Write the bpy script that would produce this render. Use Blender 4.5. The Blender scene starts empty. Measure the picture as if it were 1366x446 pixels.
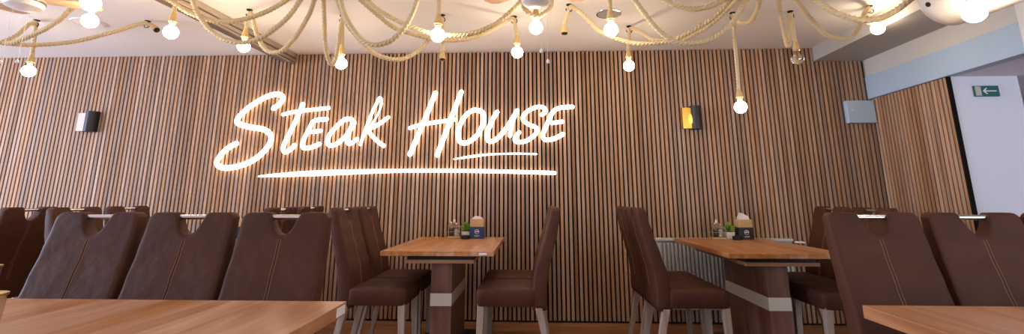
import bpy, math, random
from math import sin, cos, pi, atan, atan2, sqrt
from mathutils import Vector, Matrix
random.seed(7)
D = bpy.data
SC = bpy.context.scene
COL = SC.collection

# ------------------------------------------------------------------ camera model (frame taken as 1366 x 446)
F, CX, CY = 640.0, 683.0, 126.0
PITCH = atan(139 / 640.0)
YAW = atan(27 * cos(PITCH) / 640.0)
HC = 1.09
_fw = Vector((-sin(YAW) * cos(PITCH), cos(YAW) * cos(PITCH), sin(PITCH)))
_rt = Vector((cos(YAW), sin(YAW), 0))
_up = _rt.cross(_fw)

def ray(px, py):
    return _fw + _rt * ((px - CX) / F) + _up * ((CY - py) / F)

def at_y(px, py, Y):
    r = ray(px, py)
    return r * (Y / r.y) + Vector((0, 0, HC))

def at_z(px, py, Z):
    r = ray(px, py)
    return r * ((Z - HC) / r.z) + Vector((0, 0, HC))

cam_d = D.cameras.new('camera')
cam = D.objects.new('camera', cam_d)
COL.objects.link(cam)
cam.location = (0, 0, HC)
cam.rotation_euler = (pi / 2 + PITCH, 0, YAW)
cam_d.sensor_width = 36
cam_d.lens = F / 1366 * 36
cam_d.shift_y = -(223 - CY) / 1366
cam_d.clip_start = 0.05
SC.camera = cam

# ------------------------------------------------------------------ materials
def new_mat(name):
    m = D.materials.new(name)
    m.use_nodes = True
    nt = m.node_tree
    b = nt.nodes['Principled BSDF']
    return m, nt, b

def N(nt, t, **kw):
    n = nt.nodes.new(t)
    for k, v in kw.items():
        setattr(n, k, v)
    return n

def rgba(c):
    return (c[0], c[1], c[2], 1)

def srgb(r, g, b):
    f = lambda v: (v / 255 / 12.92) if v / 255 <= 0.04045 else ((v / 255 + 0.055) / 1.055) ** 2.4
    return (f(r), f(g), f(b))

def plain(name, col, rough=0.5, metal=0.0, spec=0.5, noise=0.0, nscale=20.0, bump=0.0, bscale=60.0, **kw):
    m, nt, b = new_mat(name)
    b.inputs['Base Color'].default_value = rgba(col)
    b.inputs['Roughness'].default_value = rough
    b.inputs['Metallic'].default_value = metal
    b.inputs['Specular IOR Level'].default_value = spec
    tc = N(nt, 'ShaderNodeTexCoord')
    if noise:
        nz = N(nt, 'ShaderNodeTexNoise')
        nz.inputs['Scale'].default_value = nscale
        nz.inputs['Detail'].default_value = 5
        nt.links.new(tc.outputs['Object'], nz.inputs['Vector'])
        mx = N(nt, 'ShaderNodeMix', data_type='RGBA')
        mx.inputs['A'].default_value = rgba([c * (1 - noise) for c in col])
        mx.inputs['B'].default_value = rgba([min(1, c * (1 + noise)) for c in col])
        nt.links.new(nz.outputs['Fac'], mx.inputs['Factor'])
        nt.links.new(mx.outputs['Result'], b.inputs['Base Color'])
    if bump:
        nb = N(nt, 'ShaderNodeTexNoise')
        nb.inputs['Scale'].default_value = bscale
        nb.inputs['Detail'].default_value = 3
        nt.links.new(tc.outputs['Object'], nb.inputs['Vector'])
        bp = N(nt, 'ShaderNodeBump')
        bp.inputs['Strength'].default_value = bump
        bp.inputs['Distance'].default_value = 0.01
        nt.links.new(nb.outputs['Fac'], bp.inputs['Height'])
        nt.links.new(bp.outputs['Normal'], b.inputs['Normal'])
    return m

def emit(name, col, strength):
    m, nt, b = new_mat(name)
    b.inputs['Base Color'].default_value = rgba(col)
    b.inputs['Emission Color'].default_value = rgba(col)
    b.inputs['Emission Strength'].default_value = strength
    b.inputs['Roughness'].default_value = 0.3
    return m

def wood(name, c0, c1, c2, axis='Y', stretch=14, scale=3.0, rough=0.4, island=0.0, boards=None, spec=0.5):
    """grain runs along the given object axis; boards=(width) varies colour per board across the grain"""
    m, nt, b = new_mat(name)
    tc = N(nt, 'ShaderNodeTexCoord')
    mp = N(nt, 'ShaderNodeMapping')
    s = [scale * stretch] * 3
    s['XYZ'.index(axis)] = scale
    mp.inputs['Scale'].default_value = s
    nt.links.new(tc.outputs['Object'], mp.inputs['Vector'])
    geo = N(nt, 'ShaderNodeNewGeometry')
    if island:
        mad = N(nt, 'ShaderNodeVectorMath', operation='MULTIPLY_ADD')
        cmb = N(nt, 'ShaderNodeCombineXYZ')
        for i in range(3):
            nt.links.new(geo.outputs['Random Per Island'], cmb.inputs[i])
        nt.links.new(cmb.outputs[0], mad.inputs[0])
        mad.inputs[1].default_value = (60, 60, 60)
        nt.links.new(mp.outputs[0], mad.inputs[2])
        vec = mad.outputs[0]
    else:
        vec = mp.outputs[0]
    nz = N(nt, 'ShaderNodeTexNoise')
    nz.inputs['Scale'].default_value = 1.0
    nz.inputs['Detail'].default_value = 6
    nz.inputs['Distortion'].default_value = 0.6
    nt.links.new(vec, nz.inputs['Vector'])
    cr = N(nt, 'ShaderNodeValToRGB')
    cr.color_ramp.elements[0].position = 0.32
    cr.color_ramp.elements[0].color = rgba(c0)
    cr.color_ramp.elements[1].position = 0.68
    cr.color_ramp.elements[1].color = rgba(c2)
    e = cr.color_ramp.elements.new(0.5)
    e.color = rgba(c1)
    nt.links.new(nz.outputs['Fac'], cr.inputs['Fac'])
    out = cr.outputs['Color']
    if island or boards:
        hsv = N(nt, 'ShaderNodeHueSaturation')
        nt.links.new(out, hsv.inputs['Color'])
        if island:
            src = geo.outputs['Random Per Island']
            amt = island
        else:
            sep = N(nt, 'ShaderNodeSeparateXYZ')
            nt.links.new(tc.outputs['Object'], sep.inputs[0])
            w, ac, amt = boards
            mu = N(nt, 'ShaderNodeMath', operation='DIVIDE')
            nt.links.new(sep.outputs['XYZ'.index(ac)], mu.inputs[0])
            mu.inputs[1].default_value = w
            fl = N(nt, 'ShaderNodeMath', operation='FLOOR')
            nt.links.new(mu.outputs[0], fl.inputs[0])
            wn = N(nt, 'ShaderNodeTexWhiteNoise', noise_dimensions='1D')
            nt.links.new(fl.outputs[0], wn.inputs['W'])
            src = wn.outputs['Value']
        mr = N(nt, 'ShaderNodeMapRange')
        mr.inputs['To Min'].default_value = 1 - amt
        mr.inputs['To Max'].default_value = 1 + amt
        nt.links.new(src, mr.inputs['Value'])
        nt.links.new(mr.outputs[0], hsv.inputs['Value'])
        mr2 = N(nt, 'ShaderNodeMapRange')
        mr2.inputs['To Min'].default_value = 1.1
        mr2.inputs['To Max'].default_value = 0.85
        if island:          # hue wanders from greyish to orange between neighbours
            m7 = N(nt, 'ShaderNodeMath', operation='MULTIPLY')
            m7.inputs[1].default_value = 37.3
            nt.links.new(src, m7.inputs[0])
            fr = N(nt, 'ShaderNodeMath', operation='FRACT')
            nt.links.new(m7.outputs[0], fr.inputs[0])
            mr2.inputs['To Min'].default_value = 0.80
            mr2.inputs['To Max'].default_value = 1.12
            src = fr.outputs[0]
        nt.links.new(src, mr2.inputs['Value'])
        nt.links.new(mr2.outputs[0], hsv.inputs['Saturation'])
        out = hsv.outputs['Color']
    nt.links.new(out, b.inputs['Base Color'])
    b.inputs['Roughness'].default_value = rough
    b.inputs['Specular IOR Level'].default_value = spec
    bp = N(nt, 'ShaderNodeBump')
    bp.inputs['Strength'].default_value = 0.12
    bp.inputs['Distance'].default_value = 0.003
    nt.links.new(nz.outputs['Fac'], bp.inputs['Height'])
    nt.links.new(bp.outputs['Normal'], b.inputs['Normal'])
    return m

M = {}
M['slat'] = wood('slat_walnut', (0.32, 0.175, 0.098), (0.385, 0.222, 0.130), (0.45, 0.28, 0.175), 'Z', 12, 1.0, 0.6, island=0.25, spec=0.3)
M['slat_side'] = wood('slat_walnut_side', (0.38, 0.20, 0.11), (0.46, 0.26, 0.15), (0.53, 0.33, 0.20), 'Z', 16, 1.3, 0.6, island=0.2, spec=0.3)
M['felt'] = plain('black_felt', (0.012, 0.009, 0.008), 0.95, spec=0.1)
M['ceiling'] = plain('ceiling_paint', (0.86, 0.825, 0.78), 0.85, noise=0.03, nscale=1.2, spec=0.2)
M['beam_paint'] = plain('greige_paint', (0.50, 0.475, 0.44), 0.8, noise=0.03, nscale=2, spec=0.2)
M['cream'] = plain('cream_paint', (0.66, 0.64, 0.60), 0.8, noise=0.03, nscale=2, spec=0.2)
M['daylight_blue'] = plain('daylight_tinted_paint', (0.47, 0.60, 0.74), 0.6, noise=0.03, nscale=2, spec=0.3)  # blue cast of the daylight put into the base colour
M['white_wall'] = plain('white_wall_paint', (0.74, 0.75, 0.84), 0.8, noise=0.03, nscale=1.5, spec=0.2)
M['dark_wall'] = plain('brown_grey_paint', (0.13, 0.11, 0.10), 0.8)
M['floor'] = wood('floor_laminate', (0.22, 0.09, 0.04), (0.33, 0.15, 0.07), (0.44, 0.22, 0.11), 'X', 9, 2.0, 0.35, boards=(0.13, 'Y', 0.2))
M['table'] = wood('table_laminate', (0.36, 0.14, 0.05), (0.48, 0.21, 0.085), (0.60, 0.30, 0.14), 'Y', 11, 1.6, 0.33, boards=(0.11, 'X', 0.1), spec=0.35)
M['table_edge'] = wood('table_edge_band', (0.25, 0.10, 0.045), (0.36, 0.17, 0.08), (0.46, 0.24, 0.12), 'X', 12, 2.0, 0.35)
M['pedestal'] = wood('pedestal_wood', (0.12, 0.048, 0.03), (0.18, 0.078, 0.05), (0.24, 0.11, 0.07), 'Z', 8, 2.0, 0.4)
M['white_band'] = plain('white_lacquer', (0.72, 0.69, 0.62), 0.35)
M['dark_metal'] = plain('black_metal', (0.015, 0.014, 0.015), 0.45, metal=0.3)
M['leather'] = plain('brown_leather', (0.074, 0.026, 0.013), 0.62, noise=0.35, nscale=6, bump=0.8, bscale=9, spec=0.22)
M['piping'] = plain('brown_leather_piping', (0.05, 0.022, 0.014), 0.55)
M['thread'] = plain('tan_thread', (0.26, 0.14, 0.075), 0.7)
M['chrome'] = plain('brushed_chrome', (0.72, 0.70, 0.68), 0.22, metal=1.0)
M['leg_wood'] = wood('taupe_leg_wood', (0.30, 0.225, 0.17), (0.37, 0.285, 0.22), (0.43, 0.34, 0.27), 'Z', 10, 3, 0.5)
M['rope'] = plain('jute_rope', (0.88, 0.65, 0.38), 0.85, noise=0.25, nscale=160, bump=0.6, bscale=400, spec=0.15)
M['rope_wrap'] = plain('jute_wrap', (0.70, 0.48, 0.22), 0.8, noise=0.25, nscale=120, bump=0.5, bscale=300, spec=0.15)
M['bulb'] = emit('lit_bulb_glass', (1.0, 0.81, 0.60), 30.0)
M['neon'] = emit('lit_sign_face', (1.0, 0.87, 0.72), 3.2)
M['brass'] = plain('socket_brass', (0.75, 0.55, 0.25), 0.3, metal=1.0)
M['white_plastic'] = plain('white_plastic', (0.78, 0.77, 0.75), 0.4)
M['cream_plastic'] = plain('cream_plastic', (0.74, 0.66, 0.57), 0.5)
M['blade'] = wood('fan_blade_wood', (0.60, 0.38, 0.20), (0.68, 0.45, 0.25), (0.74, 0.52, 0.31), 'X', 10, 3, 0.45)
M['hook'] = plain('dark_iron', (0.03, 0.022, 0.018), 0.5, metal=0.7)
M['rail'] = plain('brown_metal_rail', (0.24, 0.18, 0.145), 0.35, metal=0.6, noise=0.1, nscale=8)
M['rail_light'] = plain('bronze_metal_rail', (0.52, 0.43, 0.35), 0.35, metal=0.6, noise=0.1, nscale=8)
M['grille'] = plain('grey_speaker_mesh', (0.40, 0.38, 0.36), 0.6, bump=0.5, bscale=300)
M['sconce_dark'] = plain('anthracite_metal', (0.028, 0.028, 0.03), 0.42, metal=0.5)
M['sconce_gold'] = plain('gold_leaf', (0.85, 0.48, 0.10), 0.35, metal=0.8)
M['sconce_pale'] = plain('pale_cream_metal', (0.66, 0.46, 0.35), 0.45)
M['amber'] = emit('amber_lamp', (1.0, 0.42, 0.06), 1.6)
M['radiator'] = plain('radiator_enamel', (0.56, 0.55, 0.53), 0.35)
M['sign_green'] = plain('sign_green', srgb(10, 92, 88), 0.5)
M['sign_white'] = plain('sign_white', (0.75, 0.85, 0.80), 0.5)
M['sign_grey'] = plain('sign_grey', (0.50, 0.50, 0.44), 0.5)
M['navy'] = plain('navy_card', (0.008, 0.045, 0.13), 0.45)
M['black_card'] = plain('black_card', (0.012, 0.010, 0.012), 0.45)
M['kraft'] = plain('kraft_card', (0.58, 0.38, 0.18), 0.8, noise=0.1, nscale=60)
M['paper'] = plain('napkin_paper', (0.82, 0.74, 0.70), 0.9)
M['logo_white'] = plain('logo_white', (0.8, 0.8, 0.8), 0.5)
M['logo_red'] = plain('logo_red', (0.45, 0.05, 0.05), 0.5)
M['logo_blue'] = plain('logo_blue', (0.02, 0.08, 0.35), 0.5)
M['logo_grey'] = plain('logo_grey', (0.30, 0.28, 0.26), 0.5)
M['leaf'] = plain('leaf_green', (0.20, 0.38, 0.05), 0.5, noise=0.4, nscale=40)
M['soil'] = plain('soil', (0.04, 0.025, 0.015), 0.9)
M['pot'] = plain('white_ceramic', (0.75, 0.73, 0.70), 0.3)
M['salt'] = plain('salt', (0.80, 0.78, 0.74), 0.9)
M['pepper'] = plain('ground_pepper', (0.10, 0.07, 0.05), 0.9)
M['oil'] = plain('sauce', (0.35, 0.10, 0.06), 0.3)
M['sticker'] = plain('white_sticker', (0.8, 0.78, 0.72), 0.5)

def glass(name, col=(1, 1, 1), rough=0.02):
    m, nt, b = new_mat(name)
    b.inputs['Base Color'].default_value = rgba(col)
    b.inputs['Roughness'].default_value = rough
    b.inputs['Transmission Weight'].default_value = 1.0
    b.inputs['IOR'].default_value = 1.45
    return m
M['glass'] = glass('clear_glass', (0.95, 0.93, 0.9))

# ------------------------------------------------------------------ mesh building
class MB:
    def __init__(s):
        s.v, s.f, s.mi = [], [], []
        s.mat = 0
    def add(s, vs, fs):
        o = len(s.v)
        s.v += [tuple(v) for v in vs]
        s.f += [tuple(i + o for i in f) for f in fs]
        s.mi += [s.mat] * len(fs)
        return s
    def box(s, x0, x1, y0, y1, z0, z1):
        return s.hexa([(x0, y0), (x1, y0), (x1, y1), (x0, y1)], z0, z1)
    def hexa(s, q, z0, z1, q2=None):
        q2 = q2 or q
        vs = [(x, y, z0) for x, y in q] + [(x, y, z1) for x, y in q2]
        n = len(q)
        fs = [tuple(reversed(range(n))), tuple(range(n, 2 * n))]
        fs += [(i, (i + 1) % n, (i + 1) % n + n, i + n) for i in range(n)]
        return s.add(vs, fs)
    def prism_y(s, poly, y0, y1):
        """poly in x,z extruded along y"""
        n = len(poly)
        vs = [(x, y0, z) for x, z in poly] + [(x, y1, z) for x, z in poly]
        fs = [tuple(range(n)), tuple(reversed(range(n, 2 * n)))]
        fs += [(i + n, (i + 1) % n + n, (i + 1) % n, i) for i in range(n)]
        return s.add(vs, fs)
    def lathe(s, prof, c=(0, 0, 0), n=24, axis=None):
        """prof = [(r, h)] about +z, or about a given axis vector"""
        q = Vector((0, 0, 1)).rotation_difference(Vector(axis).normalized()) if axis is not None else None
        vs = []
        for r, h in prof:
            for k in range(n):
                p = Vector((r * cos(2 * pi * k / n), r * sin(2 * pi * k / n), h))
                if q:
                    p = q @ p
                vs.append(tuple(p + Vector(c)))
        fs = []
        for i in range(len(prof) - 1):
            for k in range(n):
                a = i * n + k
                b = i * n + (k + 1) % n
                fs.append((a, b, b + n, a + n))
        fs.append(tuple(reversed(range(n))))
        m = (len(prof) - 1) * n
        fs.append(tuple(range(m, m + n)))
        return s.add(vs, fs)
    def sweep(s, pts, rad, n=10, flat=None, lobes=0, lpitch=0.06, lamp=0.16):
        """tube through pts; rad constant or list; flat = (axis vector, scale) squash; lobes = twisted strands"""
        P = [Vector(p) for p in pts]
        m = len(P)
        R = rad if isinstance(rad, (list, tuple)) else [rad] * m
        T = [(P[min(i + 1, m - 1)] - P[max(i - 1, 0)]).normalized() for i in range(m)]
        ref = Vector((0, 1, 0)) if abs(T[0].y) < 0.9 else Vector((1, 0, 0))
        nrm = (ref - T[0] * ref.dot(T[0])).normalized()
        vs = []
        L = 0
        for i in range(m):
            if i:
                L += (P[i] - P[i - 1]).length
                nrm = (nrm - T[i] * nrm.dot(T[i]))
                nrm.normalize()
            bn = T[i].cross(nrm)
            for k in range(n):
                a = 2 * pi * k / n
                r = R[i]
                if lobes:
                    r *= 1 - lamp + lamp * 2 * abs(cos(lobes / 2 * (a + 2 * pi * L / lpitch)))
                off = nrm * (r * cos(a)) + bn * (r * sin(a))
                if flat:
                    ax, sc = flat
                    ax = Vector(ax)
                    off = off - ax * off.dot(ax) * (1 - sc) if sc < 10 else off
                vs.append(tuple(P[i] + off))
        fs = []
        for i in range(m - 1):
            for k in range(n):
                a = i * n + k
                b = i * n + (k + 1) % n
                fs.append((a, b, b + n, a + n))
        fs.append(tuple(reversed(range(n))))
        fs.append(tuple(range((m - 1) * n, m * n)))
        return s.add(vs, fs)

def tag(o, label=None, cat=None, group=None, kind=None):
    if label: o['label'] = label
    if cat: o['category'] = cat
    if group: o['group'] = group
    if kind: o['kind'] = kind
    return o

def obj(name, mb, mats, parent=None, smooth=False, bevel=0.0, seg=2, angle=40):
    me = D.meshes.new(name)
    me.from_pydata(mb.v, [], mb.f)
    if not isinstance(mats, (list, tuple)):
        mats = [mats]
    for m in mats:
        me.materials.append(m)
    if len(mats) > 1:
        me.polygons.foreach_set('material_index', mb.mi)
    me.validate()
    if smooth:
        me.polygons.foreach_set('use_smooth', [True] * len(me.polygons))
        if smooth == 'auto':
            me.set_sharp_from_angle(angle=math.radians(angle))
    me.update()
    o = D.objects.new(name, me)
    COL.objects.link(o)
    if parent:
        o.parent = parent
    if bevel:
        md = o.modifiers.new('bevel', 'BEVEL')
        md.width = bevel
        md.segments = seg
        md.limit_method = 'ANGLE'
    return o

def empty(name, loc=(0, 0, 0), rz=0):
    o = D.objects.new(name, None)
    o.empty_display_size = 0.1
    COL.objects.link(o)
    o.location = loc
    o.rotation_euler = (0, 0, rz)
    return o

def copy_tree(o, parent=None):
    c = o.copy()
    COL.objects.link(c)
    c.parent = parent
    for ch in list(o.children):
        copy_tree(ch, c)
    return c

def struct(name, mb, mats, parent=None, **kw):
    o = obj(name, mb, mats, parent, **kw)
    if not parent:
        o['kind'] = 'structure'
    return o

def catmull(P, n=8):
    P = [Vector(p) for p in P]
    Q = [P[0] * 2 - P[1]] + P + [P[-1] * 2 - P[-2]]
    out = []
    for i in range(1, len(Q) - 2):
        a, b, c, d = Q[i - 1:i + 3]
        for k in range(n):
            t = k / n
            out.append(0.5 * ((2 * b) + (c - a) * t + (2 * a - 5 * b + 4 * c - d) * t * t + (3 * b - a - 3 * c + d) * t ** 3))
    out.append(P[-1])
    return out

def resample(P, step):
    out = [P[0]]
    acc = 0.0
    for a, b in zip(P[:-1], P[1:]):
        L = (b - a).length
        if L < 1e-9:
            continue
        d = step - acc
        while d <= L:
            out.append(a + (b - a) * (d / L))
            d += step
        acc = L - (d - step)
    if (out[-1] - P[-1]).length > step * 0.3:
        out.append(P[-1])
    return out

# ------------------------------------------------------------------ the room
YW = 4.70       # backing of the slatted wall; slat faces at 4.67
ZC = 2.55
XR = 3.27
struct('floor', MB().box(-8.5, 7.5, -1.8, 6.6, -0.1, 0), M['floor'])
struct('ceiling', MB().box(-8.5, 3.5, -1.8, 4.9, ZC, ZC + 0.12), M['ceiling'])
wb = struct('wall_back', MB().box(-8.5, XR + 0.06, YW, YW + 0.15, 0, ZC), M['felt'])
mb = MB()
pitch = 0.0408
x = XR - 0.0252 - 285 * pitch
while x < XR - 0.006:
    top = ZC if x < 2.77 else (2.415 if x < 3.235 else 2.03)
    top = min(top, ZC) - 0.002
    mb.box(x, min(x + 0.0252, XR), 4.668, YW + 0.002, 0.012, top)
    x += pitch
obj('slat_cladding', mb, M['slat'], wb)
struct('trim_1', MB().box(-8.5, XR, 4.66, 4.70, 0.0, 0.012), M['felt'])

# slatted return wall on the right
ws = struct('wall_right', MB().box(XR + 0.03, 3.46, 3.81, YW, 0, 2.028), M['felt'])
mb = MB()
y = 3.812
while y < YW - 0.045:
    mb.box(XR, XR + 0.032, y, y + 0.0285, 0.0, 2.026)
    y += pitch
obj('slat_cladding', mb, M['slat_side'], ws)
struct('trim_3', MB().box(XR - 0.005, XR + 0.022, 3.794, 3.811, 0, 2.027), M['felt'])
# white end wall facing the room
struct('wall_front', MB().box(XR + 0.022, 3.80, 3.80, 3.81, 0, 2.03).box(3.46, 3.80, 3.81, 4.6, 0, 2.03), M['white_wall'])
# dim passage beyond it
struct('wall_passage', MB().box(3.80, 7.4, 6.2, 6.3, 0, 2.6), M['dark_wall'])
struct('wall_passage_side', MB().box(7.0, 7.1, 2.2, 6.2, 0, 2.6), M['white_wall'])
# bulkhead along the ceiling and the beam over the passage
struct('trim_4', MB().box(2.785, 3.262, -0.5, 4.698, 2.415, ZC), M['beam_paint'])
struct('trim_5', MB().box(3.262, 3.34, -0.5, 4.698, 2.245, ZC).box(3.34, 7.2, -0.5, 6.2, 2.3, ZC), M['cream'])
struct('trim_6', MB().box(3.25, 3.34, -0.5, 4.69, 2.028, 2.245), M['daylight_blue'], bevel=0.004)  # lower beam face, its bluish daylight painted as a colour
struct('ceiling_passage', MB().box(3.34, 7.2, -0.5, 6.2, 2.028, 2.3), M['white_wall'])
# white post at the near end of the beam
p = at_y(1356, 20, 3.05)
struct('trim_7', MB().box(p.x, p.x + 0.35, 2.85, 3.05, 0, ZC), M['ceiling'])

# ------------------------------------------------------------------ lit sign on the slats
sign = empty('neon_sign', (-1.37, 4.668, 1.33))
tag(sign, 'glowing white handwritten STEAK HOUSE sign with underlines on the slatted wall', 'sign')
YS = 4.63
ZA = lambda x, y: (280 + x / 3.185, 110 + y / 3.185)
ZB = lambda x, y: (440 + x / 3.183, 110 + y / 3.183)
ZZ = lambda x, y: (600 + x / 3.183, 110 + y / 3.183)
ZL = lambda x, y: (280 + x / 2.732, 110 + y / 2.732)
letters = [
 ('letter_s', [(ZA, [(262, 116), (296, 92), (310, 66), (288, 50), (240, 62), (172, 102), (124, 146), (118, 172), (168, 190), (228, 200), (259, 228), (248, 270), (198, 322), (130, 354), (62, 364), (30, 346), (44, 312), (82, 276), (122, 256)], 8.2)]),
 ('letter_t', [(ZA, [(398, 84), (372, 148), (338, 218), (312, 274), (320, 296), (346, 282), (366, 260)], 7.2), (ZA, [(303, 138), (370, 124), (512, 108)], 5.8)]),
 ('letter_e', [(ZA, [(505, 156), (445, 163), (422, 198), (396, 250), (398, 278), (432, 276), (474, 258)], 6.8), (ZA, [(424, 212), (478, 205)], 6.0)]),
 ('letter_a', [(ZA, [(612, 160), (580, 156), (548, 178), (508, 224), (502, 262), (530, 266), (574, 232), (606, 186), (618, 162)], 6.8), (ZB, [(100, 160), (82, 215), (76, 256), (92, 258), (122, 236)], 6.4)]),
 ('letter_k', [(ZB, [(213, 60), (180, 128), (150, 206), (128, 270)], 5.0), (ZB, [(219, 62), (219, 98), (196, 150), (160, 206)], 2.6), (ZB, [(254, 144), (205, 180), (166, 204), (196, 244), (234, 274)], 6.0)]),
 ('letter_h', [(ZB, [(452, 36), (402, 160), (336, 316)], 7.4), (ZB, [(562, 32), (512, 160), (453, 318)], 7.4), (ZB, [(332, 197), (402, 177), (540, 157)], 6.0)]),
 ('letter_o', [(ZZ, [(134, 124), (100, 118), (62, 148), (36, 205), (42, 250), (74, 256), (118, 222), (144, 164), (136, 124), (104, 118)], 7.0)]),
 ('letter_u', [(ZZ, [(206, 118), (178, 166), (158, 222), (168, 250), (200, 240), (242, 192), (272, 144), (290, 112)], 7.0), (ZZ, [(290, 112), (264, 174), (254, 236)], 6.4)]),
 ('letter_s', [(ZZ, [(382, 142), (404, 128), (400, 108), (366, 106), (324, 128), (310, 156), (334, 178), (368, 194), (364, 220), (326, 248), (288, 254), (276, 238), (300, 206)], 6.2)]),
 ('letter_e', [(ZZ, [(530, 104), (470, 108), (438, 126), (414, 176), (396, 222), (406, 244), (446, 238), (488, 216)], 6.6), (ZZ, [(424, 174), (486, 166)], 6.0)]),
 ('underline_stroke', [(lambda x, y: (x, y), [(344, 235.6), (362, 234.4), (400, 232.3), (470, 229.6), (560, 227.8), (650, 228.6), (742, 231)], 7.0)]),
 ('underline_stroke', [(ZZ, [(14, 327), (80, 317), (160, 307), (270, 303), (372, 305)], 3.2)]),
]
back = MB()
for nm, strokes in letters:
    mb = MB()
    for fn, pts, w in strokes:
        P = [at_y(*fn(*p), YS) for p in pts]
        P = resample(catmull(P, 8), 0.012)
        m = len(P)
        r0 = w * 0.5 * 4.63 / 640 * 0.88
        L = m * 0.012
        rr = []
        for i in range(m):
            d = min(i, m - 1 - i) * 0.012
            e = min(1, d / r0)
            base = 0.25 + 0.75 * sqrt(max(0, 1 - (1 - e) ** 2))
            if 'underline' in nm:
                base *= 0.78 + 0.42 * max(0, 1 - abs(i / m - 0.22) / 0.25) - 0.45 * max(0, 1 - i / m / 0.12)
            rr.append(r0 * base)
        mb.sweep(P, rr, 12, flat=((0, 1, 0), 0.38))
    o = obj(nm, mb, M['neon'], None, smooth=True)
    o.parent = sign
    o.matrix_parent_inverse = Matrix.Translation(-sign.location)

# ------------------------------------------------------------------ wall sconces
def sconce(x0, x1, z0, z1, gold, label):
    r = empty('wall_sconce', ((x0 + x1) / 2, 4.667, z0))
    tag(r, label, 'wall lamp', 'dark half-round wall lamps')
    w, h = x1 - x0, z1 - z0
    hx = w / 2
    mb = MB().box(-hx, hx * 0.35, -0.045, 0.0, 0.0, h * 0.93)
    pl = obj('back_plate', mb, M['sconce_gold'] if gold else M['sconce_pale'], r, bevel=0.003)
    cxl, rad = hx * 0.45, hx * 0.55
    q = [(cxl + rad * cos(a), -0.03 - 1.1 * rad * sin(a)) for a in [pi * k / 16 for k in range(17)]]
    q = [(cxl + rad, 0.0)] + q + [(cxl - rad, 0.0)]
    q = [(a, b) for a, b in q]
    obj('shade', MB().hexa(q[::-1], -0.006, h), M['sconce_dark'], r, smooth='auto')
    if gold:
        obj('lamp', MB().lathe([(0.004, 0.0), (0.016, 0.008), (0.018, 0.05), (0.012, 0.085), (0.002, 0.095)], (-hx * 0.2, -0.05, h * 0.2), 12), M['amber'], r, smooth=True)
    return r
sconce(-4.60, -4.41, 1.755, 1.955, False, 'dark curved wall lamp with a pale side plate, left of the lit sign')
sconce(1.452, 1.632, 1.745, 1.965, True, 'dark curved wall lamp with a glowing gold side, right of the lit sign')

# white cover box, bluish daylight put into its colour, at the end of the slats
r = empty('cover_box', (3.14, 4.669, 1.79))
tag(r, 'flat white box tinted daylight blue, mounted on the slats beside the passage corner', 'wall box')
obj('housing', MB().box(-0.137, 0.122, -0.05, 0.0, 0.0, 0.215), M['daylight_blue'], r, bevel=0.006)
obj('cover_screw', MB().lathe([(0.004, 0), (0.009, 0.001), (0.009, 0.004), (0.003, 0.006)], (-0.085, -0.05, 0.12), 12, axis=(0, -1, 0)), M['white_plastic'], r, smooth=True)

# green exit sign with an arrow
p0, p1 = at_y(1298, 129, 3.80), at_y(1331, 115, 3.80)
w, h = 0.185, 0.085
r = empty('exit_sign', ((p0.x + p1.x) / 2, 3.799, (p0.z + p1.z) / 2))
tag(r, 'green rectangular emergency sign with a white left arrow on the white wall', 'sign')
obj('backing', MB().box(-w / 2, w / 2, -0.012, 0, -h / 2, h / 2), M['sign_green'], r, bevel=0.001)
obj('side_panel', MB().box(-w / 2 + 0.006, -w / 2 + 0.048, -0.014, -0.011, -h / 2 + 0.006, h / 2 - 0.006), M['sign_grey'], r)
mb = MB().prism_y([(-0.022, 0.004), (-0.022, -0.004), (0.07, -0.004), (0.07, 0.004)], -0.015, -0.011)
mb.prism_y([(-0.032, 0), (-0.006, -0.024), (0.004, -0.024), (-0.018, 0), (0.004, 0.024), (-0.006, 0.024)], -0.0151, -0.011)
obj('arrow', mb, M['sign_white'], r)

# ------------------------------------------------------------------ tables
def table(loc, wx, y0, y1, th, label, base=True, edge='table'):
    """centre x at loc[0]; top spans y0..y1"""
    r = empty('dining_table', (loc, y0, 0))
    tag(r, label, 'table')
    d = y1 - y0
    obj('tabletop', MB().box(-wx / 2, wx / 2, 0, d, 0.75 - th, 0.75), M['table'], r, bevel=0.003)
    if base:
        bw = 0.235
        zt = 0.75 - th
        obj('slide_tray', MB().box(-bw, bw, 0.10, d - 0.10, zt - 0.058, zt - 0.034), M['table_edge'], r, bevel=0.002)
        obj('slide_channel', MB().box(-bw + 0.012, bw - 0.012, 0.125, d - 0.12, zt - 0.034, zt), M['dark_metal'], r)
        obj('pedestal', MB().box(-0.072, 0.072, 0.20, d - 0.28, 0.035, zt - 0.058), M['pedestal'], r, bevel=0.002)
        obj('white_band', MB().box(-0.074, 0.074, 0.198, d - 0.278, 0.37, 0.452), M['white_band'], r, bevel=0.001)
        obj('foot_plate', MB().box(-0.24, 0.24, 0.10, d - 0.2, 0.0, 0.035), M['dark_metal'], r, bevel=0.004)
    return r
T0 = table(-2.65, 0.755, 3.29, 4.47, 0.032, 'wooden pedestal table mostly hidden behind the three front left chairs')
T1 = table(-0.632, 0.755, 3.29, 4.47, 0.032, 'wooden pedestal table with a white band, below the lit sign')
T2 = table(1.617, 0.755, 3.235, 4.435, 0.032, 'wooden pedestal table with a white band, standing in front of the radiator')
obj('sticker', MB().box(0.28, 0.33, -0.0012, 0.001, 0.727, 0.739), M['sticker'], T1)

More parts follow.
